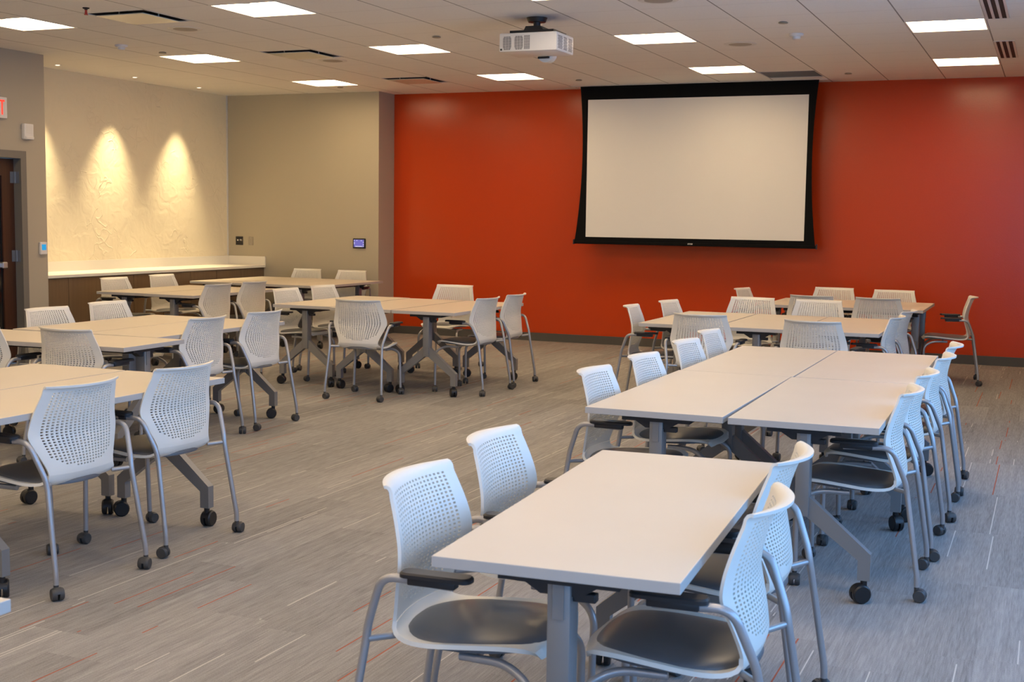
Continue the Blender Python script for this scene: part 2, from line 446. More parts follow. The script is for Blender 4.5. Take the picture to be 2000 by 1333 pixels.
def wallplate(name, x, z, wd, ht, label, cat, m):
    o = empty(name, (x, YG, z)); tag(o, label, cat)
    mbx = MB(); mbx.box(-wd/2, wd/2, -.008, 0, -ht/2, ht/2, bev=.002); mbx.build('plate', m, o); return o
o = wallplate('media_plate', -9.02, 1.19, .115, .115, 'black square media plate on the grey end wall beside the counter', 'wall plate', M['black'])
mb = MB(); mb.lathe([(.012, 0), (.012, .006)], (.022, -.0145, .012), 12, 'y'); mb.build('volume_knob', M['steel'], o)
mb = MB(); mb.box(-.035, -.012, -.0095, -.007, .0, .018); mb.build('socket', M['white'], o)
mb = MB(); mb.box(.034, .046, -.0095, -.007, -.004, .02); mb.build('indicator', M['plate'], o)
o = wallplate('blank_plate', -8.833, 1.19, .072, .115, 'khaki blank wall plate right of the black media plate', 'wall plate', M['plate'])
mb = MB(); mb.lathe([(.004, 0), (.003, .002)], (0, -.010, .04), 8, 'y'); mb.lathe([(.004, 0), (.003, .002)], (0, -.010, -.04), 8, 'y'); mb.build('screw', M['steel'], o)
o = empty('touch_panel', (-7.143, YG, 1.19)); tag(o, 'small black touch panel with violet screen on the grey wall', 'control panel')
mb = MB(); mb.box(-.092, .092, -.022, 0, -.064, .066, bev=.006); mb.build('bezel', M['black'], o)
sc_ = MB(); sc_.box(-.076, .074, -.0232, -.0215, -.045, .050); so = sc_.build('screen', M['touch'], o)
mb = MB()
mb.box(-.055, .050, -.0240, -.0233, -.042, -.033)
for x_, z_ in ((-.068, .012), (-.068, -.004), (-.03, .038), (.036, .038), (.066, .018), (.066, -.012), (.066, -.034), (-.068, .04)): mb.box(x_-.006, x_+.006, -.0240, -.0233, z_-.005, z_+.005)
mb.build('icons', M['touch_w'], so)

# ------------------------------------------------------------------ alcove counter and cabinets
XCF = -8.60
ct = empty('countertop', (XF, -2.5, .855)); tag(ct, 'white solid surface countertop running along the lit alcove wall', 'countertop')
mb = MB(); mb.box(XF+.001, XCF, YC+.001, YG-.001, .838, .872, bev=.004); part(mb, 'slab', M['counter'], ct)
mb = MB(); mb.box(XF+.001, XF+.02, YC+.001, YG-.021, .872, .985); part(mb, 'backsplash', M['counter'], ct)
mb = MB(); mb.box(XF+.001, XCF, YG-.02, YG-.001, .872, .985); part(mb, 'side_splash', M['counter'], ct)
ny = 4; cyl = (YG-.002-(YC+.002))/ny
posw = ['farthest, against the grey end wall', 'second from the grey end wall', 'third from the grey end wall', 'nearest, beside the taupe door wall']
for k in range(ny):
    y1 = YG-.002-k*cyl; y0 = y1-cyl+.003
    cb = empty('base_cabinet', ((XF+XCF)/2, (y0+y1)/2, 0))
    tag(cb, 'walnut brown base cabinet under the white countertop, '+posw[k], 'cabinet', 'base cabinets in the alcove')
    mb = MB(); mb.box(XF+.004, XCF-.045, y0, y1, .09, .836); mb.box(XF+.004, XCF-.09, y0, y1, 0, .09); part(mb, 'carcass', M['cab'], cb)
    for j in range(2):
        a = y0+.003+j*(y1-y0)/2; b_ = a+(y1-y0)/2-.005
        mb = MB(); mb.box(XCF-.044, XCF-.025, a, b_, .10, .832, bev=.0015)
        dr = part(mb, 'cabinet_door', M['cab'], cb)

# ------------------------------------------------------------------ projector screen
SY = -.30
ps = empty('projection_screen', (-2.745, SY, H)); tag(ps, 'large white projection screen with black borders hanging from the ceiling', 'screen')
# black cloth whose sides curve in between the ceiling slot and the weighted bar
zt, zb = 3.138, 1.275
L_, Rr = [], []
for k in range(17):
    q = k/16; z = zt+(zb-zt)*q
    bow = 4*q*(1-q)
    xl = -4.160+(-4.202+4.160)*q*q + .050*bow; xr = -1.322+(-1.300+1.322)*q*q - .052*bow
    L_.append((xl, z)); Rr.append((xr, z))
mb = MB(); mb.prism(L_+Rr[::-1], SY-.0015, SY+.0015, 'y'); part(mb, 'border_cloth', M['screen_black'], ps)
mb = MB(); mb.box(-4.058, -1.429, SY-.003, SY-.0016, 1.334, 2.977); part(mb, 'viewing_surface', M['screen'], ps)
mb = MB(); mb.box(-4.202, -1.290, SY-.018, SY+.018, 1.248, 1.285, bev=.008); bar = part(mb, 'weight_bar', M['screen_black'], ps)
for x in (-4.214, -1.290):
    mb = MB(); mb.box(x, x+.012, SY-.024, SY+.024, 1.243, 1.30); part(mb, 'end_cap', M['black'], bar)
mb = MB()
for q, wd in ((-.026, .012), (-.010, .006), (0, .006), (.010, .006), (.020, .010)):
    mb.box(-2.745+q-wd/2, -2.745+q+wd/2, SY-.0195, SY-.0178, 1.266, 1.274)
mb.box(-2.745-.030, -2.745+.028, SY-.0195, SY-.0178, 1.2765, 1.2795)
part(mb, 'logo', M['white'], bar)
mb = MB(); mb.box(-4.28, -1.22, SY-.06, SY-.02, H-.006, H-.0005); mb.box(-4.28, -1.22, SY+.02, SY+.06, H-.006, H-.0005)
struct('trim_2', mb, M['trim_white'])

# ------------------------------------------------------------------ projector
pj = empty('projector', (-2.70, -5.30, H)); tag(pj, 'white ceiling projector with vent grilles hanging from a black mount', 'projector')
PX0, PX1, PY0, PY1, PZ0, PZ1 = -2.945, -2.455, -5.50, -5.12, 2.857, 3.003
mb = MB(); mb.box(PX0, PX1, PY0, PY1, PZ0, PZ1, bev=.012); body = part(mb, 'body', M['projector'], pj, 40)
def grille(x0, x1, z0, z1, cut):
    m2 = MB(); n = 11; cz = (z0+z1)/2; cx = (x0+x1)/2; p = (z1-z0)/n
    for k in range(n):
        z = z0+k*p; f = abs(z+p*.3-cz)/((z1-z0)/2)
        half = (x1-x0)/2*(1-.28*max(0, f-.62)/.38 if cut else 1)
        xs2 = [cx-half, cx-half/3, cx+half/3, cx+half]
        for a, b in zip(xs2[:-1], xs2[1:]): m2.box(a+.0015, b-.0015, PY0-.0012, PY0+.004, z, z+p*.62)
    return m2
part(grille(-2.912, -2.838, 2.872, 2.978, True), 'rear_grille', M['slat'], body)
part(grille(-2.813, -2.738, 2.872, 2.980, True), 'rear_grille', M['slat'], body)
part(grille(-2.730, -2.680, 2.874, 2.982, False), 'rear_grille', M['slat'], body)
for a, b in ((-5.47, -5.37), (-5.345, -5.265), (-5.24, -5.145)):
    m2 = MB()
    for k in range(9):
        for j in range(int((b-a)/.012)):
            y = a+j*.012+(.006 if k % 2 else 0); z = 2.878+k*.0115
            m2.box(PX1-.004, PX1+.0012, y, y+.0075, z, z+.0065)
    part(m2, 'side_grille', M['slat'], body)
mb = MB(); mb.box(-2.933, -2.918, PY0-.0014, PY0+.002, 2.868, 2.882); part(mb, 'sticker', M['black'], body)
mb = MB(); mb.lathe([(.070, PY1-.02), (.070, PY1+.06), (.064, PY1+.075), (.056, PY1+.07)], (-2.69, 0, 2.880), 24, 'y'); ln = part(mb, 'lens_barrel', M['projector'], pj, 40)
mb = MB(); mb.lathe([(.048, PY1+.066), (.02, PY1+.074)], (-2.69, 0, 2.880), 20, 'y'); part(mb, 'lens', M['glass_dark'], ln)
mb = MB(); mb.box(-2.755, -2.655, PY1-.03, PY1+.035, PZ0-.016, PZ0-.001, bev=.003); part(mb, 'front_vent', M['black'], pj)
mb = MB(); mb.box(-2.87, -2.50, -5.46, -5.17, 3.012, 3.026); mb.box(-2.87, -2.85, -5.46, -5.17, 3.0, 3.016); mb.box(-2.52, -2.50, -5.46, -5.17, 3.0, 3.016)
mb.prism([(-2.78, 3.026), (-2.60, 3.026), (-2.64, 3.066), (-2.76, 3.066)], -5.40, -5.22, 'y')
mb.lathe([(.028, 3.06), (.028, 3.105)], (-2.70, -5.31, 0), 16); mb.lathe([(.07, 3.105), (.085, H-.001)], (-2.70, -5.31, 0), 24)
part(mb, 'ceiling_mount', M['black'], pj, 30)

# ------------------------------------------------------------------ ceiling lamps
colw = {0: 'right-hand', -4: 'second from right', -8: 'third from right', -12: 'leftmost'}
SEEN = {(0, 0): 'bright square ceiling lamp above the right end of the red wall', (0, 4): 'bright square ceiling lamp at top right beside two slot diffusers',
        (-4, 0): 'bright square ceiling lamp just above the projection screen', (-4, 4): 'bright square ceiling lamp to the right of the projector',
        (-4, 8): 'square ceiling lamp at the top edge, barely showing above the projector', (-8, 0): 'bright square ceiling lamp left of the screen, below the projector',
        (-8, 4): 'bright square ceiling lamp to the left of the projector', (-8, 8): 'large bright square ceiling lamp nearest the top centre left',
        (-12, 0): 'bright square ceiling lamp nearest the grey alcove wall', (-12, 4): 'bright square ceiling lamp in front of the lit alcove',
        (-12, 8): 'bright square ceiling lamp in the top left corner'}
def make_lamp():
    L = empty('ceiling_lamp')
    h = T/2; mb = MB(); w_ = .014
    for s in (1, -1):
        mb.box(s*h-(w_ if s > 0 else 0), s*h+(0 if s > 0 else w_), -h, h, -.003, .05)
        mb.box(-h+w_, h-w_, s*h-(w_ if s > 0 else 0), s*h+(0 if s > 0 else w_), -.003, .05)
    mb.build('lamp_frame', M['trim_white'], L)
    mb = MB(); mb.box(-h+w_, h-w_, -h+w_, h-w_, .020, .030); mb.build('diffuser', M['panel'], L)
    mb = MB(); mb.box(-.03, .03, -h+.016, -h+.075, .004, .0195, bev=.004); mb.build('sensor', M['trim_white'], L)
    return L
def copy_tree(o, parent=None):
    c = o.copy(); COL.objects.link(c)
    if parent: c.parent = parent
    for ch in list(o.children): copy_tree(ch, c)
    return c
lamp0 = make_lamp(); first = True
for i, r in LIGHT_CELLS:
    o = lamp0 if first else copy_tree(lamp0); first = False
    o.location = ((i+.5)*T, -(ROW0+(r+.5)*T), H)
    tag(o, SEEN.get((i, r), 'square ceiling lamp behind the viewpoint'), 'ceiling lamp', 'square ceiling lamps')
    
# air diffusers: dark recess with a flat plaque
VL = {(-10, 8): 'square air diffuser with pale plaque at top left between two lamps', (-10, 4): 'square air diffuser with beige plaque above the grey wall',
      (-10, 0): 'square air diffuser with rusty plaque just left of the red wall', (-3, -1): 'dark rectangular ceiling grille at the right end of the screen'}
for (i, r) in VENT_CELLS:
    v = empty('air_diffuser', ((i+.5)*T, -(ROW0+(r+.5)*T), H)); tag(v, VL[(i, r)], 'air vent', 'ceiling air diffusers'); h = T/2
    mb = MB()
    for s in (1, -1):
        mb.box(s*h-(.012 if s > 0 else 0), s*h+(0 if s > 0 else .012), -h, h, -.003, .004); mb.box(-h, h, s*h-(.012 if s > 0 else 0), s*h+(0 if s > 0 else .012), -.003, .004)
    mb.build('vent_frame', M['trim_white'], v)
    mb = MB(); mb.box(-h+.002, h-.002, -h+.002, h-.002, .095, .10)
    for s in (1, -1):
        mb.box(s*(h-.003)-.001, s*(h-.003)+.001, -h, h, .004, .10); mb.box(-h, h, s*(h-.003)-.001, s*(h-.003)+.001, .004, .10)
    mb.build('recess', M['dark'], v)
    if (i, r) != (-3, -1):
        mb = MB(); mb.box(-.235, .235, -.235, .235, -.018, -.010, bev=.003)
        for q in (-.2, .2): mb.box(q-.004, q+.004, -.004, .004, -.012, .096)
        mb.build('plaque', M['plaque'], v)
    else:
        mb = MB()
        for k in range(22):
            y = -h+.02+k*.026; mb.box(-h+.012, h-.012, y, y+.012, .002, .03)
        mb.build('louvre', M['slat'], v)
# linear slot diffusers beside the right-hand lamps
def slot(y0, y1, label):
    v = empty('slot_diffuser', (T+.085, (y0+y1)/2, H)); tag(v, label, 'air vent', 'slot diffusers'); hy = (y1-y0)/2
    mb = MB()
    for x in (-.085, -.036, .016, .068): mb.box(x, x+.020, -hy, hy, -.006, -.0005)
    mb.box(-.085, .088, -hy-.012, -hy, -.006, -.0005); mb.box(-.085, .088, hy, hy+.012, -.006, -.0005); mb.build('slot_rails', M['trim_white'], v)
    for x in (-.065, -.016, .036):
        mb = MB(); mb.box(x, x+(.029 if x < 0 else .032), -hy, hy, -.004, -.0006); mb.build('slot', M['dark'], v)
slot(-2.88, -1.70, 'dark triple slot diffuser near the red wall, beside the farther right lamp')
slot(-5.40, -4.20, 'dark triple slot diffuser cut by the top right edge of the photo')
def disc(name, x, y, r, label, cat, group, kind=0):
    o = empty(name, (x, y, H)); tag(o, label, cat, group)
    if kind == 0:      # flush loudspeaker
        mb = MB(); mb.lathe([(r, -.0005), (r-.008, -.006), (r-.02, -.006)], n=36); mb.build('rim', M['trim_white'], o, 40)
        mb = MB(); mb.lathe([(r-.018, -.003), (r*.6, -.0075), (.01, -.009)], n=36); mb.build('grille', M['grille'], o, 60)
    elif kind == 1:    # smoke detector
        mb = MB(); mb.lathe([(r, -.0005), (r, -.014), (r*.86, -.022), (r*.86, -.024)], n=28); mb.build('base', M['white'], o, 40)
        mb = MB(); mb.lathe([(r*.62, -.022), (r*.58, -.045), (r*.3, -.052)], n=24); mb.build('chamber', M['white'], o, 40)
    elif kind == 2:    # concealed sprinkler cover
        mb = MB(); mb.lathe([(r, -.004), (r, -.010), (r*.9, -.012)], n=24); mb.build('cover', M['plate'], o, 40)
        mb = MB(); mb.lathe([(r*.8, -.0005), (r*.8, -.004)], n=20); mb.build('collar', M['dark'], o)
    return o
disc('ceiling_speaker', -5.83, -5.70, .15, 'round flush ceiling speaker between the top left air diffuser and a lamp', 'speaker', 'ceiling speakers')
disc('ceiling_speaker', -5.75, -3.39, .15, 'round flush ceiling speaker beyond the middle air diffuser', 'speaker', 'ceiling speakers')
disc('ceiling_speaker', -1.51, -3.36, .15, 'round flush ceiling speaker above the right part of the screen', 'speaker', 'ceiling speakers')
disc('ceiling_speaker', -1.55, -5.80, .15, 'round flush ceiling speaker cut by the top edge right of the projector', 'speaker', 'ceiling speakers')
disc('smoke_detector', -7.10, -5.02, .06, 'white smoke detector on the ceiling in front of the lit alcove', 'smoke detector', 'smoke detectors', 1)
disc('smoke_detector', -.92, -3.83, .06, 'white smoke detector on the ceiling above the right edge of the screen', 'smoke detector', 'smoke detectors', 1)
for x, y, l in ((-3.94, -4.62, 'left of the projector beyond a lamp'), (-3.93, -.99, 'just above the left end of the screen'), (-.90, -4.50, 'at top right near a smoke detector'),
                (-.93, -.81, 'above the red wall right of the screen'), (-7.07, -1.03, 'in front of the grey end wall'), (-7.06, -4.46, 'beside the lamp before the lit alcove')):
    disc('sprinkler_cover', x, y, .038, 'small round sprinkler cover on the ceiling '+l, 'sprinkler', 'sprinkler covers', 2)
o = empty('pendent_sprinkler', (-5.88, -6.87, H)); tag(o, 'small red pendent sprinkler head beside the top left air diffuser', 'sprinkler')
mb = MB(); mb.lathe([(.028, -.0005), (.024, -.008), (.012, -.010), (.012, -.018)], n=16); mb.build('escutcheon', M['dark'], o, 40)
mb = MB(); mb.lathe([(.008, -.018), (.012, -.05), (.016, -.052), (.016, -.056)], n=12); mb.build('bulb', M['red_metal'], o, 40)
# small recessed lamps washing the plaster wall
DL = [(-8.90, -3.92, 'nearest'), (-8.88, -2.68, 'middle'), (-8.88, -1.46, 'farthest')]
for x, y, l in DL:
    o = empty('recessed_downlight', (x, y, H)); tag(o, 'tiny recessed downlight over the alcove counter, %s of the three' % l, 'downlight', 'alcove downlights')
    mb = MB(); mb.lathe([(.045, -.0005), (.042, -.005), (.032, -.005), (.031, -.0008)], n=24); mb.build('rim', M['trim_white'], o, 40)
    mb = MB(); mb.lathe([(.026, -.001), (.02, -.003)], n=16); mb.build('lamp', M['lamp'], o)
    L = bpy.data.lights.new('downlight_beam', 'SPOT'); L.energy = DOWN_POWER; L.color = DOWN; L.spot_size = R(57); L.spot_blend = 1.0; L.shadow_soft_size = .02
    lo = bpy.data.objects.new('downlight_beam', L); COL.objects.link(lo); lo.parent = o; lo.location = (-.01, 0, -.012)
    lo.rotation_euler = (R(-4), R(2), 0)

# ------------------------------------------------------------------ chair
PROF = [  # y, z, half width, edge offset in y, edge offset in z
 (.268, .424, .150, -.030, 0), (.256, .437, .180, -.022, .002), (.22, .443, .203, -.010, .004), (.15, .441, .216, 0, .008),
 (.05, .432, .224, 0, .010), (-.04, .424, .224, 0, .010), (-.10, .421, .215, 0, .012), (-.145, .428, .200, .006, .012),
 (-.172, .447, .188, .014, .010), (-.183, .475, .182, .024, .004),
 (-.182, .51, .190, .030, 0), (-.174, .56, .213, .036, 0), (-.163, .61, .237, .040, 0), (-.157, .645, .247, .042, 0),
 (-.161, .69, .239, .042, 0), (-.172, .74, .227, .040, 0), (-.187, .785, .215, .040, 0), (-.199, .813, .208, .042, 0),
 (-.208, .828, .206, .048, .002), (-.221, .836, .205, .054, .002), (-.240, .835, .204, .066, .002)]
SEAT_N = 9
def sample_prof(n_seat, n_back):
    P = [Vector(p[:3]) for p in PROF]
    def cr_(i, t, arr):
        a, b, c, d_ = arr[max(i-1, 0)], arr[i], arr[i+1], arr[min(i+2, len(arr)-1)]
        return [.5*(2*b[k]+(c[k]-a[k])*t+(2*a[k]-5*b[k]+4*c[k]-d_[k])*t*t+(3*b[k]-a[k]-3*c[k]+d_[k])*t**3) for k in range(5)]
    dense = []
    for i in range(len(PROF)-1):
        for k in range(24): dense.append((i+k/24, cr_(i, k/24, PROF)))
    dense.append((len(PROF)-1, list(PROF[-1])))
    def resample(lo, hi, n):
        D = [q for u, q in dense if lo-1e-6 <= u <= hi+1e-6]; acc = [0]
        for a, b in zip(D[:-1], D[1:]): acc.append(acc[-1]+math.hypot(a[0]-b[0], a[1]-b[1]))
        out = []; j = 0
        for k in range(n+1):
            t = acc[-1]*k/n
            while j < len(acc)-2 and acc[j+1] < t: j += 1
            f = (t-acc[j])/max(1e-9, acc[j+1]-acc[j]); out.append([D[j][m]*(1-f)+D[j+1][m]*f for m in range(5)])
        return out
    return resample(0, SEAT_N, n_seat), resample(SEAT_N, len(PROF)-1, n_back)
SEATP, BACKP = sample_prof(20, 34)
def surf(p, u):
    # rounded, slightly cupped section
    return Vector((p[2]*u, p[0]+p[3]*u*u, p[1]+p[4]*abs(u)**4*1.0))
def shell_mesh(rows, nu, thick, hole):
    P = [[surf(r, -1+2*j/nu) for j in range(nu+1)] for r in rows]; n = len(rows)
    Nn = [[None]*(nu+1) for _ in range(n)]
    for i in range(n):
        for j in range(nu+1):
            du = P[i][min(j+1, nu)]-P[i][max(j-1, 0)]; dv = P[min(i+1, n-1)][j]-P[max(i-1, 0)][j]
            Nn[i][j] = du.cross(dv).normalized()
    V = []; F = []
    def idx(i, j, s): return (s*n+i)*(nu+1)+j
    for s in (0, 1):
        for i in range(n):
            for j in range(nu+1): V.append(P[i][j]-Nn[i][j]*thick*s)
    for i in range(n-1):
        for j in range(nu):
            q = [(i, j), (i, j+1), (i+1, j+1), (i+1, j)]
            A = [idx(a, b, 0) for a, b in q]; B = [idx(a, b, 1) for a, b in q]
            if hole and hole(i, j):
                hk = .235
                ia = []; ib = []
                for s, lst in ((0, ia), (1, ib)):
                    C = [V[k] for k in (A, B)[s]]
                    for (fu, fv) in ((hk, hk), (1-hk, hk), (1-hk, 1-hk), (hk, 1-hk)):
                        p = (C[0]*(1-fu)*(1-fv)+C[1]*fu*(1-fv)+C[2]*fu*fv+C[3]*(1-fu)*fv); V.append(p); lst.append(len(V)-1)
                for k in range(4):
                    k2 = (k+1) % 4
                    F.append((A[k], A[k2], ia[k2], ia[k])); F.append((B[k2], B[k], ib[k], ib[k2])); F.append((ia[k], ia[k2], ib[k2], ib[k]))
            else:
                F.append(tuple(A)); F.append(tuple(B[::-1]))
    for i in range(n-1):
        F.append((idx(i+1, 0, 0), idx(i+1, 0, 1), idx(i, 0, 1), idx(i, 0, 0)))
        F.append((idx(i, nu, 0), idx(i, nu, 1), idx(i+1, nu, 1), idx(i+1, nu, 0)))
    for j in range(nu):
        F.append((idx(0, j, 0), idx(0, j, 1), idx(0, j+1, 1), idx(0, j+1, 0)))
        F.append((idx(n-1, j+1, 0), idx(n-1, j+1, 1), idx(n-1, j, 1), idx(n-1, j, 0)))
    m = MB(); m.add(V, F); return m
NB, NU = 34, 22
def back_hole(i, j):
    z = .5*(BACKP[i][1]+BACKP[i+1][1]); u = abs(-1+2*(j+.5)/NU)
    if i > NB-5 or z < .50: return False
    lim = .86
    if z < .585: lim = .86*math.sqrt(max(0, 1-((.585-z)/.085)**2.2))
    return u < lim
def half_ring(*a): pass
def make_chair():
    c = empty('conference_chair')
    shell_mesh(SEATP, 18, .012, None).build('seat_pan', M['shell'], c, 50)
    shell_mesh(BACKP, NU, .009, back_hole).build('backrest', M['shell'], c, 35)
    # domed cushion with a rounded outline
    V = []; F = []; nr, na = 8, 44; cy = .044; a_, b__ = .208, .220
    def top(x, y): 
        zb_ = .424+.0017*abs((y+.10)/.1)**1.6 if y > -.1 else .424
        return .434+.012*max(0, (y-.02)/.2)-.010*max(0, (y-.19)/.05)**2
    rings = []
    for k in range(nr+1):
        q = k/nr
        ring = []
        for m in range(na):
            th = 2*PI*m/na; e_ = 2.6
            x = a_*math.copysign(abs(math.cos(th))**(2/e_), math.cos(th)); y = b__*math.copysign(abs(math.sin(th))**(2/e_), math.sin(th))
            if y < 0: x *= 1-.16*(y/b__)**2
            x *= math.sin(q*PI/2) if q < 1 else 1; y *= math.sin(q*PI/2) if q < 1 else 1
            h = .031*(max(0, math.cos(q*PI/2))**.6)
            ring.append((x, cy+y, top(x, cy+y)+h))
        rings.append(ring)
    bot = [(x, y, z-.006) for x, y, z in rings[-1]]
    rings = rings[1:]
    V = [(0, cy, top(0, cy)+.031)]
    for rg in rings: V += rg
    V += bot; nrg = len(rings)+1
    for m in range(na): F.append((0, 1+m, 1+(m+1) % na))
    for k in range(nrg-1):
        for m in range(na):
            F.append((1+k*na+m, 1+(k+1)*na+m, 1+(k+1)*na+(m+1) % na, 1+k*na+(m+1) % na))
    F.append(tuple(1+(nrg-1)*na+m for m in range(na-1, -1, -1)))
    m = MB(); m.add(V, F); m.build('seat_cushion', M['vinyl'], c, 60)
    for s in (-1, 1):
        m = MB(); m.tube([(s*.243, -.203, .446), (s*.176, -.155, .441)], .0095); m.build('side_strut', M['tube'], c, 50)
    m = MB(); m.tube([(-.178, .07, .406), (.178, .07, .406)], .009); m.build('cross_tube', M['tube'], c, 50)
    for s in (-1, 1):
        m = MB(); m.tube(fillet([(s*.276, .05, .622), (s*.277, -.145, .630), (s*.245, -.200, .485), (s*.240, -.208, .440), (s*.259, -.262, .10), (s*.260, -.263, .060)], [.045, .03, .03, .03], 6), .0115)
        rl = m.build('rear_leg', M['tube'], c, 50)
        add_caster(rl, (s*.260, -.263, 0))
        m = MB(); m.tube(fillet([(s*.172, .03, .408), (s*.180, .165, .407), (s*.212, .245, .36), (s*.222, .240, .060)], [.05, .05], 7), .0115)
        fl = m.build('front_leg', M['tube'], c, 50)
        add_caster(fl, (s*.222, .240, 0))
        m = MB(); pts = []
        x0, x1, y0, y1, rr = s*.278-.028, s*.278+.028, -.090, .105, .022
        for (cx, cy2, a0) in ((x1-rr, y1-rr, 0), (x0+rr, y1-rr, 90), (x0+rr, y0+rr, 180), (x1-rr, y0+rr, 270)):
            for k in range(6): pts.append((cx+rr*math.cos(R(a0+18*k)), cy2+rr*math.sin(R(a0+18*k))))
        m.prism(pts, .638, .647, 'z'); inn = [((x-s*.278)*.86+s*.278, y*.95) for x, y in pts]
        n = len(pts); base = len(m.v); m.add([(x, y, .647) for x, y in pts]+[(x, y, .652) for x, y in inn], [(k, (k+1) % n, (k+1) % n+n, k+n) for k in range(n)]+[tuple(range(n, 2*n))])
        m.box(s*.277-.017, s*.277+.017, -.068, .062, .617, .6385, bev=.004)
        m.build('armrest', M['black'], c, 40)
    return c
def caster_mesh(r, half, top, name, m):
    mb = MB()
    for s in (-1, 1):
        mb.lathe([(r*.55, s*.003), (r, s*.005), (r, s*(half-.006)), (r*.86, s*half), (r*.3, s*half)] if s > 0 else [(r*.3, -half), (r*.86, -half), (r, -(half-.006)), (r, -.005), (r*.55, -.003)], (0, -.014, r), 20, 'x')
    # hood between and over the wheels
    pts = [(-.014+(r*1.04)*math.cos(R(a)), r+(r*1.04)*math.sin(R(a))) for a in range(-10, 191, 20)]
    mb.prism(pts, -half*.9, half*.9, 'x') if False else None
    mb.prism([(-.014+r*.98*math.cos(R(a)), r+r*1.06*math.sin(R(a))) for a in range(10, 171, 16)], -half*.55, half*.55, 'x')
    mb.tube([(0, 0, r*1.2), (0, 0, top)], .0105 if r < .035 else .014, 10)
    return mb.mesh(name, m, 40)
CHAIR_CASTER = caster_mesh(.026, .024, .072, 'caster', M['caster'])
TABLE_CASTER = caster_mesh(.039, .027, .10, 'caster', M['table_caster'])
def add_caster(parent, loc, me=None):
    o = bpy.data.objects.new('caster', me or CHAIR_CASTER); COL.objects.link(o); o.parent = parent
    o.location = loc; o.rotation_euler = (0, 0, random.uniform(0, 2*PI)); return o
def spin(o):
    for ch in o.children:
        for g in ch.children:
            if g.name.startswith('caster'): g.rotation_euler = (0, 0, random.uniform(0, 2*PI))

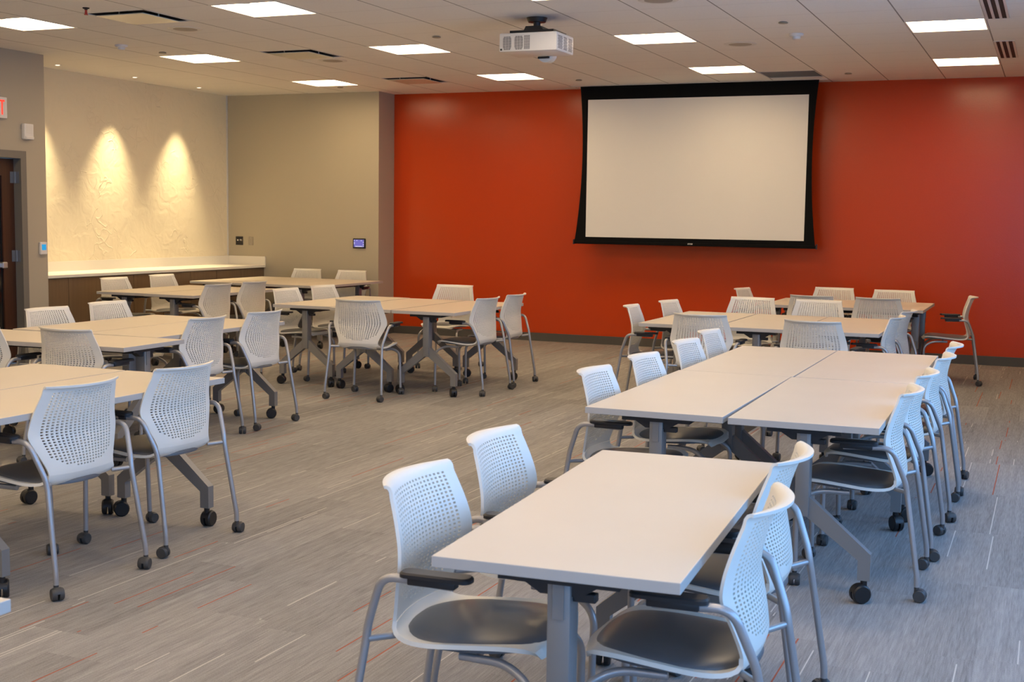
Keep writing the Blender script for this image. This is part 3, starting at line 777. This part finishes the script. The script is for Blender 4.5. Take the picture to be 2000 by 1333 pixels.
BACKW = 'white chair with '
CHAIRS = [
 ('TL1_a', -2.663, -10.747, 87.8, 'nearest white chair at lower left, its back to the open floor', 'chairs round the near left tables'),
 ('TL1_b', -2.673, -10.061, 88.6, 'second white chair at lower left, beside the table corner', 'chairs round the near left tables'),
 ('TM_near', -4.198, -5.409, 5.4, 'white chair seen squarely from behind at the near side of the centre table', 'chairs round the centre tables'),
 ('TM_ra', -3.557, -4.647, 86.0, 'nearer of two white chairs at the right end of the centre table', 'chairs round the centre tables'),
 ('TM_rb', -3.56, -4.018, 90.3, 'farther of two white chairs at the right end of the centre table', 'chairs round the centre tables'),
 ('TM_far', -4.521, -3.149, 180.8, 'white chair facing us across the centre table, against the red wall', 'chairs round the centre tables'),
 ('TM_la', -5.397, -4.568, -91.7, 'nearer of two white chairs at the left end of the centre table', 'chairs round the centre tables'),
 ('TM_lb', -5.416, -3.873, -93.0, 'farther of two white chairs at the left end of the centre table', 'chairs round the centre tables'),
 ('TL4_fa', -7.837, -0.74, 180.6, 'left one of two white chairs directly before the grey end wall', 'chairs round the far left tables'),
 ('TL4_fb', -7.145, -0.765, 181.2, 'right one of two white chairs before the grey end wall, beside the red wall', 'chairs round the far left tables'),
 ('TL3_ra', -6.72, -4.256, 87.2, 'nearer white chair on the right side of the table before the brown cabinets', 'chairs at the cabinet tables'),
 ('TL3_rb', -6.72, -3.623, 87.8, 'farther white chair on the right side of the table before the brown cabinets', 'chairs at the cabinet tables'),
 ('TL3_la', -8.008, -3.931, -92.4, 'nearer of two white chairs with backs to the brown cabinets', 'chairs at the cabinet tables'),
 ('TL3_lb', -8.073, -3.052, -92.3, 'farther of two white chairs with backs to the brown cabinets', 'chairs at the cabinet tables'),
 ('TL2_la', -5.412, -7.685, -92.7, 'white chair facing us on the left table, nearest the door wall', 'chairs round the middle left tables'),
 ('TL2_lb', -5.498, -6.937, -92.0, 'white chair facing us on the left table, before the brown cabinets', 'chairs round the middle left tables'),
 ('TL2_ra', -4.278, -7.731, 90.6, 'nearer of two white chairs on the aisle side of the middle left table', 'chairs round the middle left tables'),
 ('TL2_rb', -4.274, -7.043, 88.4, 'farther of two white chairs on the aisle side of the middle left table', 'chairs round the middle left tables'),
 ('TL2_na', -5.006, -8.75, 0.0, 'white chair back cut by the left edge of the photo', 'chairs round the middle left tables'),
 ('TL2_nb', -4.290, -8.725, -1.5, 'white chair between the two left tables, seen from behind', 'chairs round the middle left tables'),
 ('T1_la', -0.222, -11.78, -87.0, 'nearest white chair left of the front table, its grey seat showing', 'chairs at the front table'),
 ('T1_lb', -0.289, -11.115, -87.6, 'second white chair on the left side of the front table', 'chairs at the front table'),
 ('T1_ra', 0.372, -11.685, 92.6, 'nearest white chair right of the front table, cut by the bottom edge', 'chairs at the front table'),
 ('T1_rb', 0.303, -11.005, 90.5, 'second white chair on the right side of the front table', 'chairs at the front table'),
 ('T2_la', -0.598, -9.262, -89.8, 'first and nearest white chair on the left of the long right table', 'chairs on the left of the long table'),
 ('T2_lb', -0.578, -8.559, -92.2, 'second white chair on the left of the long right table', 'chairs on the left of the long table'),
 ('T2_lc', -0.601, -7.652, -92.9, 'third white chair on the left of the long right table', 'chairs on the left of the long table'),
 ('T2_ld', -0.643, -6.925, -90.6, 'fourth and farthest white chair on the left of the long right table', 'chairs on the left of the long table'),
 ('T2_ra', 0.471, -9.268, 90.8, 'first and nearest white chair on the right of the long right table', 'chairs on the right of the long table'),
 ('T2_rb', 0.477, -8.575, 88.9, 'second white chair on the right of the long right table', 'chairs on the right of the long table'),
 ('T2_rc', 0.495, -7.725, 89.1, 'third white chair on the right of the long right table', 'chairs on the right of the long table'),
 ('T2_rd', 0.490, -7.053, 91.0, 'fourth and farthest white chair on the right of the long right table', 'chairs on the right of the long table'),
 ('T3_na', -1.239, -5.367, -1.3, 'left of two white chairs seen from behind at the table beyond the long table', 'chairs at the right rear table'),
 ('T3_nb', -0.362, -5.53, -5.0, 'right of two white chairs seen from behind at the table beyond the long table', 'chairs at the right rear table'),
 ('T3_fa', -1.366, -3.372, 176.6, 'left of two white chairs facing us behind the right rear table', 'chairs at the right rear table'),
 ('T3_fb', -0.744, -3.407, 180.2, 'right of two white chairs facing us behind the right rear table', 'chairs at the right rear table'),
 ('T3_la', -1.815, -4.871, -84.7, 'nearer white chair at the left end of the right rear table', 'chairs at the right rear table'),
 ('T3_lb', -1.732, -4.122, -95.2, 'farther white chair at the left end of the right rear table', 'chairs at the right rear table'),
 ('T3_ra', -0.056, -4.899, 86.5, 'nearer white chair at the right end of the right rear table', 'chairs at the right rear table'),
 ('T3_rb', -0.046, -4.159, 84.8, 'farther white chair at the right end of the right rear table', 'chairs at the right rear table'),
 ('T4_fa', -0.981, -1.047, 178.7, 'left of two white chairs against the red wall right of the screen', 'chairs at the farthest right table'),
 ('T4_fb', -0.337, -1.164, 180.1, 'right of two white chairs against the red wall right of the screen', 'chairs at the farthest right table'),
 ('T4_na', -0.934, -2.342, -1.7, 'left one of two chair backs on the near side of the farthest right table', 'chairs at the farthest right table'),
 ('T4_nb', -0.316, -2.344, -0.9, 'right one of two chair backs on the near side of the farthest right table', 'chairs at the farthest right table'),
 ('T4_l', -1.645, -1.656, -97.4, 'white chair at the left end of the farthest right table', 'chairs at the farthest right table'),
 ('T4_r', 0.295, -1.757, 94.9, 'white chair standing in full profile against the red wall at far right', 'chairs at the farthest right table'),
]
chair0 = make_chair()
for k, (n, x, y, a, lab, grp) in enumerate(CHAIRS):
    o = chair0 if k == 0 else copy_tree(chair0)
    o.location = (x, y, 0); o.rotation_euler = (0, 0, R(a)); tag(o, lab, 'chair', grp); spin(o)

# ------------------------------------------------------------------ tables
TW, TL_, TH, TT = .6096, 1.524, .737, .028
def make_table():
    t = empty('training_table')
    m = MB(); hx, hy = TW/2-.002, TL_/2-.002
    bm = bmesh.new(); bmesh.ops.create_cube(bm, size=1)
    for v in bm.verts: v.co = Vector((v.co.x*2*hx, v.co.y*2*hy, TH-TT/2+v.co.z*TT))
    bmesh.ops.bevel(bm, geom=bm.edges[:], offset=.002, segments=2, affect='EDGES', profile=.5)
    mi = []
    bm.normal_update()
    for f in bm.faces: mi.append(0 if abs(f.normal.z) > .7 else 1)
    m.bm(bm); m.m = mi
    m.build('tabletop', [M['laminate'], M['edge']], t)
    m = MB(); m.box(-.022, .022, -.60, .60, .665, .700); m.build('under_rail', M['black'], t)
    for s in (-1, 1):
        y0, y1 = sorted((s*(TL_/2-.060), s*(TL_/2-.130)))
        m = MB()
        m.box(-.0285, .0285, y0, y1, .34, .688, bev=.003)
        fo = s*.006
        m.box(-.014, .014, (y1 if s > 0 else y0-.004), (y1+.004 if s > 0 else y0), .60, .70)
        ya, yb = y0+.014, y1-.014
        for q in (-1, 1):
            poly = [(0, .425), (q*.03, .420), (q*.282, .205), (q*.282, .096), (q*.232, .096), (q*.232, .178), (q*.0, .352)]
            if q < 0: poly = poly[::-1]
            m.prism(poly, ya, yb, 'y')
        lg = m.build('leg', M['leg'], t, 30)
        for q in (-1, 1): add_caster(lg, (q*.257, (ya+yb)/2, 0), TABLE_CASTER)
        m = MB(); m.box(-.15, .15, y0-.01, y1+.01, .686, TH-TT-.0005)
        m.prism([(-.10, .686), (.10, .686), (.05, .655), (-.05, .655)], y0+.012, y1-.012, 'y')
        m.box(.028, .085, y0+.02, y1-.02, .640, .662, bev=.004)
        m.build('tilt_bracket', M['black'], t)
    return t
G1, G2, G3 = 'tables of the long right group', 'tables of the centre group', 'tables of the left groups'
TABLES = [
 (.108, -11.415, 3.5, 'single beige table nearest the camera at front right', None),
 (-.346, -8.975, .3, 'near left table of the long right block, its gap seam to the right', G1), (-.346, -7.448, .3, 'far left table of the long right block, beside the farthest left chairs', G1),
 (.272, -8.975, 1.0, 'near right table of the long right block, its grey leg on the aisle', G1), (.266, -7.442, .4, 'far right table of the long right block, beyond the cross seam', G1),
 (-3.484, -10.435, 0, 'lower left block, beige table on the alcove side', G3), (-2.867, -10.435, 0, 'lower left block, beige table on the aisle side with a foot showing', G3),
 (-4.690, -8.535, 92.0, 'crosswise beige table at the near end of the middle left block', G3),
 (-4.478, -7.440, .5, 'lengthwise table of the middle left block on the aisle side', G3), (-5.096, -7.440, .5, 'lengthwise table of the middle left block on the cabinet side', G3),
 (-6.925, -3.83, 0, 'table before the brown cabinets, right half of the pair', G3), (-7.555, -3.80, 0, 'table before the brown cabinets, left half beside the cabinets', G3),
 (-6.860, -1.60, 0, 'far left block at the grey wall, right-hand table', G3), (-7.480, -1.58, 0, 'far left block at the grey wall, middle table', G3), (-8.095, -1.56, 0, 'far left block at the grey wall, left-hand table nearest the counter', G3),
 (-3.765, -4.43, 0, 'centre block, right-hand table with chairs at its end', G2), (-4.392, -4.42, 0, 'centre block, middle table behind the squarely turned chair', G2), (-5.022, -4.375, 0, 'centre block, left-hand table with its grey column leg', G2),
 (-1.496, -4.545, 0, 'right rear block, left-hand table with chairs at its end', 'tables of the right rear group'), (-.876, -4.545, 0, 'right rear block, middle table between the chair pairs', 'tables of the right rear group'), (-.262, -4.545, 0, 'right rear block, right-hand table beside blue-lit chairs', 'tables of the right rear group'),
 (-.670, -1.53, 90, 'farthest right table along the red wall, rear half', 'tables of the farthest right group'), (-.670, -2.145, 90, 'farthest right table along the red wall, front half', 'tables of the farthest right group'),
 (-1.085, -13.640, 0, 'beige table corner cut by the bottom left edge of the photo', None),
]
table0 = make_table()
for k, (x, y, a, lab, grp) in enumerate(TABLES):
    o = table0 if k == 0 else copy_tree(table0)
    o.location = (x, y, 0); o.rotation_euler = (0, 0, R(a)); tag(o, lab, 'table', grp); spin(o)
